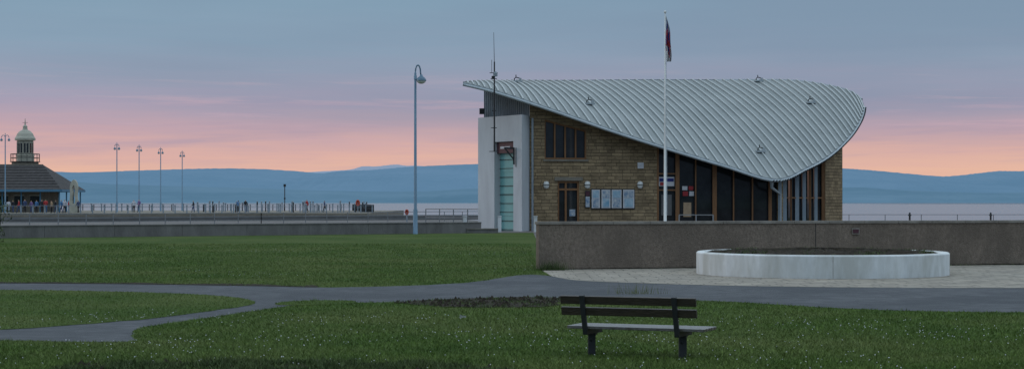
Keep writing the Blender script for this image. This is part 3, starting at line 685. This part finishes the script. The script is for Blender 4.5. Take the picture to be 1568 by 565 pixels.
# ---------------------------------------------------------------- people
def person(px,Y,head,top_,leg,pose=0,h=1.72,hair='hair'):
    x,y=jw(px,Y); s=h/1.72; st=[0.0,.22,.12][pose%3]; ab=[0.02,.12,.3][pose%3]
    J=[((0,0,.95),(.15,.11)),((0,0,1.15),(.14,.11)),((0,0,1.37),(.17,.12)),((0,0,1.49),(.06,.06)),((0,.02,1.57),(.075,.085)),((0,.02,1.67),(.085,.095))]
    Ed=[(0,1),(1,2),(2,3),(3,4),(4,5)]
    for sg in(-1,1):
        i=len(J); f=st*sg
        J+=[((sg*.09,0,.88),(.10,.10)),((sg*.10,f*.6+.03,.49),(.075,.075)),((sg*.10,f-.02 if f<=0 else f,.09),(.052,.052)),((sg*.11,f+.14,.045),(.045,.035))]; Ed+=[(0,i),(i,i+1),(i+1,i+2),(i+2,i+3)]
        i=len(J); fa_=-f*.8
        J+=[((sg*.19,0,1.41),(.07,.07)),((sg*.25,fa_*.4-.03,1.14),(.055,.055)),((sg*.24,fa_+ab,.92 if pose<2 else 1.1),(.04,.04)),((sg*.22,fa_+ab+.04,.80 if pose<2 else 1.08),(.03,.038))]; Ed+=[(2,i),(i,i+1),(i+1,i+2),(i+2,i+3)]
    me=bpy.data.meshes.new('t'); me.from_pydata([tuple(v*s for v in j[0]) for j in J],Ed,[]); o=bpy.data.objects.new('t',me); sc.collection.objects.link(o)
    md=o.modifiers.new('s','SKIN')
    if not me.skin_vertices:
        bpy.context.view_layer.objects.active=o; o.select_set(True); bpy.ops.mesh.customdata_skin_add()
    sv=me.skin_vertices[0].data
    for i,j in enumerate(J): sv[i].radius=(j[1][0]*s,j[1][1]*s); sv[i].use_root=(i==0)
    ss=o.modifiers.new('u','SUBSURF'); ss.levels=1; ss.render_levels=1
    bpy.context.view_layer.update(); ev=o.evaluated_get(bpy.context.evaluated_depsgraph_get()); m2=bpy.data.meshes.new_from_object(ev)
    bpy.data.objects.remove(o); m2.materials.clear()
    for k in(top_,leg,'skin',hair,'dark'): m2.materials.append(M[k])
    for p in m2.polygons:
        z=p.center.z/s; a=abs(p.center.x)/s; yy=p.center.y/s
        p.material_index=4 if z<.1 else (1 if z<.93 and a<.185 else (3 if z>1.66 or (z>1.54 and yy<0) else (2 if z>1.5 or (a>.18 and z<.9) or (pose==2 and yy>.3) else 0))); p.use_smooth=True
    p=bpy.data.objects.new('person',m2); sc.collection.objects.link(p); p.location=(x,y,JZ); p.rotation_euler=(0,0,head)
ppl=[(13,228,.3,'cl2','cl4',0),(20,229,1,'cl4','cl1',1),(29,228,2,'cl0','cl1',1),(38,229,3,'cl1','cl4',0),(48,228,1.2,'cl6','cl1',1),(56,229,2.8,'cl3','cl4',0),(64,228.4,3.1,'cl4','cl4',0),(70,228,.2,'cl0','cl3',2),(79,229,2.2,'cl5','cl4',0),(85,228,-1.5,'cl4','cl1',1),(94,228,1.5,'cl3','cl1',1),(99,229,2.9,'cl2','cl4',0),(105,228,-1.4,'cl0','cl4',0),(120,233,.9,'cl1','cl4',1),(205,240,3,'cl2','cl4',0),(213,241,2.6,'cl6','cl1',2),(296,245,1.6,'cl4','cl1',1),(365,240,.2,'cl3','cl4',2),(376,243,3,'cl4','cl1',0),(470,246,1.2,'cl0','cl4',1),(497,245,-1.2,'cl1','cl4',1)]
for i,a in enumerate(ppl): person(*a,h=1.64+.05*(i%4),hair='hairb' if i%3==1 else 'hair')
# ---------------------------------------------------------------- sea & hills
m=mat('sea_water',(0.04,0.06,0.08,1),None,rough=0.2,spec=0.6); nt=m.node_tree
n=nt.nodes.new('ShaderNodeTexNoise'); n.inputs['Scale'].default_value=.05; n.inputs['Detail'].default_value=8
tc=nt.nodes.new('ShaderNodeTexCoord'); mp=nt.nodes.new('ShaderNodeMapping'); mp.inputs['Scale'].default_value=(.4,1,1); nt.links.new(tc.outputs['Object'],mp.inputs['Vector']); nt.links.new(mp.outputs['Vector'],n.inputs['Vector'])
bpn=nt.nodes.new('ShaderNodeBump'); bpn.inputs['Strength'].default_value=.06; bpn.inputs['Distance'].default_value=1; nt.links.new(n.outputs['Fac'],bpn.inputs['Height']); nt.links.new(bpn.outputs['Normal'],nt.nodes['Principled BSDF'].inputs['Normal'])
M['sea']=m
b=MB(); b.face([(-30000,152,-3),(30000,152,-3),(30000,30000,-3),(-30000,30000,-3)],'sea'); b.obj('sea')
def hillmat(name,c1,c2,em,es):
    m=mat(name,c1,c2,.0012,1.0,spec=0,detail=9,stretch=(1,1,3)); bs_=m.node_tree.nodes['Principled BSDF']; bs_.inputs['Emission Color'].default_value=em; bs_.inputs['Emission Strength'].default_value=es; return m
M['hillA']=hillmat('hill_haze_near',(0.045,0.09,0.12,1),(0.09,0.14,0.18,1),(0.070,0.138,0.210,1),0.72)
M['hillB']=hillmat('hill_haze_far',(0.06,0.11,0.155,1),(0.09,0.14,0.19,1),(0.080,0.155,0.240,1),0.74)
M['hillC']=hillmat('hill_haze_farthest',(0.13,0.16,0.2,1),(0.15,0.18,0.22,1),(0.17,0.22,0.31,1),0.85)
def hill(prof,D,k,depth,jit=1.0):
    pr=catmull(prof,10); b=MB(); rows=5
    for r in range(rows+1):
        f=r/rows
        for i,(px,py) in enumerate(pr):
            Yd=D-depth*(1-f); zt_=CH+(HY-py)/F*D
            jz=(random.uniform(-1,1)*6*jit if 0<r<rows else random.uniform(-.3,.3)*jit*D/F)
            b.v.append(((px-CX)/F*D, Yd, -4+(zt_+4)*f**.7+jz*(1 if r else 0)))
    n=len(pr)
    for r in range(rows):
        for i in range(n-1): b.f.append((r*n+i,r*n+i+1,(r+1)*n+i+1,(r+1)*n+i)); b.m.append(b.mi(k))
    return b.obj('hills',smooth=True)
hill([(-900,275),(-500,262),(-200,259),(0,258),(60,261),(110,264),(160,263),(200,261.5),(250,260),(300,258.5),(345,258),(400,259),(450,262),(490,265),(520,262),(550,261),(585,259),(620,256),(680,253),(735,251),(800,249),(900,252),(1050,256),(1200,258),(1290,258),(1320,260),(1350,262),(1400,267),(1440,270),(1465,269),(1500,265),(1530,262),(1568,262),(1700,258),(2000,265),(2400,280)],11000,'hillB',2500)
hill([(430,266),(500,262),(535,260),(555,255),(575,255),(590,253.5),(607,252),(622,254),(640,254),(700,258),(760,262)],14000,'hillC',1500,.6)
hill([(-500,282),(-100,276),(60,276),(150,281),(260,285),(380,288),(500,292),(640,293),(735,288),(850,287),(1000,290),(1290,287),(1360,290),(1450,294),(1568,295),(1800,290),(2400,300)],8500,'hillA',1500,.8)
b=MB(); M['mud']=mat('mudflat',(0.14,0.16,0.20,1),(0.2,0.21,0.24,1),.004,.9,spec=.1,stretch=(.3,1,1))
b.face([(900,4200,-2.9),(2600,3600,-2.9),(3200,6800,-2.9),(1200,6900,-2.9)],'mud'); b.obj('mudflat')
b=MB(); c=Vector((-23.9,78,.3)); 
for i in range(5200):
    v=Vector((random.gauss(0,1),random.gauss(0,1),random.gauss(0,1))).normalized()*random.uniform(.55,1)**.5
    lump=1+.18*math.sin(v.x*7+v.z*5)+.12*math.sin(v.y*9-v.z*8)
    p=c+Vector((v.x*1.45*lump,v.y*1.3*lump,1.0+v.z*1.15*lump)); 
    if p.z<.25: continue
    r=random.uniform(.03,.07); u=Vector((random.gauss(0,1),random.gauss(0,1),random.gauss(0,1))).normalized(); w_=u.cross(Vector((random.random(),random.random(),1))).normalized()
    b.face([p-u*r,p+w_*r*.5,p+u*r,p-w_*r*.5],'weed')
for a in range(6): b.tube([c,c+Vector((math.cos(a)*.5,math.sin(a)*.5,.8)),c+Vector((math.cos(a)*.9,math.sin(a)*.9,1.6))],[.05,.03,.01],'soil',6)
b.obj('bush')
# ---------------------------------------------------------------- sky world
w=bpy.data.worlds.new('World'); sc.world=w; w.use_nodes=True; nt=w.node_tree; N=nt.nodes; L=nt.links
bg=N['Background']; tc=N.new('ShaderNodeTexCoord'); sx=N.new('ShaderNodeSeparateXYZ'); L.new(tc.outputs['Generated'],sx.inputs[0])
def math_(op,a=None,b_=None,c_=None):
    n=N.new('ShaderNodeMath'); n.operation=op
    for i,v in enumerate((a,b_,c_)):
        if v is None: continue
        if isinstance(v,(int,float)): n.inputs[i].default_value=v
        else: L.new(v,n.inputs[i])
    return n.outputs[0]
def mrange(v,a,b_,c_=0,d_=1):
    n=N.new('ShaderNodeMapRange'); L.new(v,n.inputs['Value']); n.inputs['From Min'].default_value=a; n.inputs['From Max'].default_value=b_; n.inputs['To Min'].default_value=c_; n.inputs['To Max'].default_value=d_; return n.outputs[0]
def mixc(f,a,b_):
    mx=N.new('ShaderNodeMix'); mx.data_type='RGBA'; L.new(f,mx.inputs['Factor'])
    for s_,v in(('A',a),('B',b_)):
        if isinstance(v,tuple): mx.inputs[s_].default_value=v
        else: L.new(v,mx.inputs[s_])
    return mx.outputs['Result']
az=math_('ARCTAN2',sx.outputs['X'],sx.outputs['Y']); Z_=sx.outputs['Z']
def noise(su,sv,sc_,det,rough=.55,off=0,tilt=0):
    cb=N.new('ShaderNodeCombineXYZ'); L.new(math_('MULTIPLY',az,su),cb.inputs[0]); L.new(math_('ADD',math_('MULTIPLY',Z_,sv),math_('MULTIPLY',az,tilt)),cb.inputs[1]); cb.inputs[2].default_value=off
    n=N.new('ShaderNodeTexNoise'); n.inputs['Scale'].default_value=sc_; n.inputs['Detail'].default_value=det; n.inputs['Roughness'].default_value=rough; L.new(cb.outputs[0],n.inputs['Vector']); return n.outputs['Fac']
n1=noise(3,38,1,5,off=2.3); nf=noise(9,190,1,7,.65,5.1,tilt=2); n3=noise(2.2,18,1,4,.5,9.4); n4=noise(6,110,1,6,.6,12.7,tilt=-3)
el=math_('ADD',Z_,math_('MULTIPLY',math_('SUBTRACT',n1,.5),.030))
el=math_('ADD',el,math_('MULTIPLY',math_('SUBTRACT',nf,.5),.018))
rp=N.new('ShaderNodeValToRGB'); L.new(math_('MULTIPLY',el,5.0),rp.inputs[0]); cr=rp.color_ramp
st=[(0.0,S(216,172,154)),(.085,S(229,183,162)),(.14,S(219,175,166)),(.20,S(192,163,173)),(.28,S(166,158,179)),(.37,S(147,159,180)),(.47,S(136,160,181)),(.60,S(128,157,178)),(.8,S(145,170,190)),(1.0,S(185,202,216))]
cr.elements[0].position=0;cr.elements[0].color=st[0][1];cr.elements[1].position=1.0;cr.elements[1].color=st[-1][1]
for p_,c_ in st[1:-1]: e=cr.elements.new(p_); e.color=c_
m1=math_('MULTIPLY',mrange(math_('ADD',n3,math_('MULTIPLY',az,.30)),.45,.68,0,.6),math_('MULTIPLY',mrange(Z_,.02,.06),mrange(Z_,.25,.14)))
col=mixc(m1,rp.outputs['Color'],S(124,143,166))
m2_=math_('MULTIPLY',mrange(n4,.50,.66,0,.5),math_('MULTIPLY',mrange(Z_,.014,.03),mrange(Z_,.065,.045)))
col=mixc(m2_,col,S(168,152,172))
m3=math_('MULTIPLY',mrange(nf,.54,.70,0,.38),math_('MULTIPLY',mrange(Z_,.028,.04),mrange(Z_,.080,.055)))
col=mixc(m3,col,S(212,174,182))
back_=mrange(sx.outputs['Y'],.45,-.1)
lowb=N.new('ShaderNodeValToRGB'); L.new(mrange(Z_,-.05,.9),lowb.inputs[0]); lr=lowb.color_ramp; lr.elements[0].position=0.06; lr.elements[0].color=S(70,80,95); lr.elements[1].position=1; lr.elements[1].color=S(185,202,216)
e=lr.elements.new(.12); e.color=S(120,140,165); e=lr.elements.new(.35); e.color=S(150,172,192)
col=mixc(back_,col,lowb.outputs['Color'])
zr=mrange(Z_,.15,.7,1.0,1.7)
vm=N.new('ShaderNodeVectorMath'); vm.operation='SCALE'; L.new(col,vm.inputs[0]); L.new(zr,vm.inputs['Scale'])
SE=math.radians(4); SR=math.radians(-75)
sky=N.new('ShaderNodeTexSky'); sky.sky_type='NISHITA'; sky.sun_disc=False; sky.sun_elevation=SE; sky.sun_rotation=SR
bg.inputs['Strength'].default_value=1.0; L.new(vm.outputs[0],bg.inputs['Color'])
bg2=N.new('ShaderNodeBackground'); L.new(sky.outputs[0],bg2.inputs['Color']); bg2.inputs['Strength'].default_value=.002
ad=N.new('ShaderNodeAddShader'); L.new(bg.outputs[0],ad.inputs[0]); L.new(bg2.outputs[0],ad.inputs[1]); L.new(ad.outputs[0],N['World Output'].inputs['Surface'])
sl=bpy.data.lights.new('sun','SUN'); sl.energy=.4; sl.angle=math.radians(20); sl.color=(1,.78,.66); so=bpy.data.objects.new('sun',sl); sc.collection.objects.link(so)
dirv=Vector((math.sin(SR)*math.cos(math.radians(12)),math.cos(SR)*math.cos(math.radians(12)),math.sin(math.radians(12)))); so.rotation_euler=dirv.to_track_quat('Z','Y').to_euler()
# ---------------------------------------------------------------- camera
cd=bpy.data.cameras.new('camera'); cd.sensor_width=36; cd.lens=F/1568*36; cd.shift_y=(HY-282.5)/1568; cd.clip_end=60000; cd.clip_start=.1
co=bpy.data.objects.new('camera',cd); sc.collection.objects.link(co); co.location=(0,0,CH); co.rotation_euler=(math.pi/2,0,0); sc.camera=co
sc.view_settings.view_transform='Standard'; sc.view_settings.look='None'; sc.view_settings.exposure=0
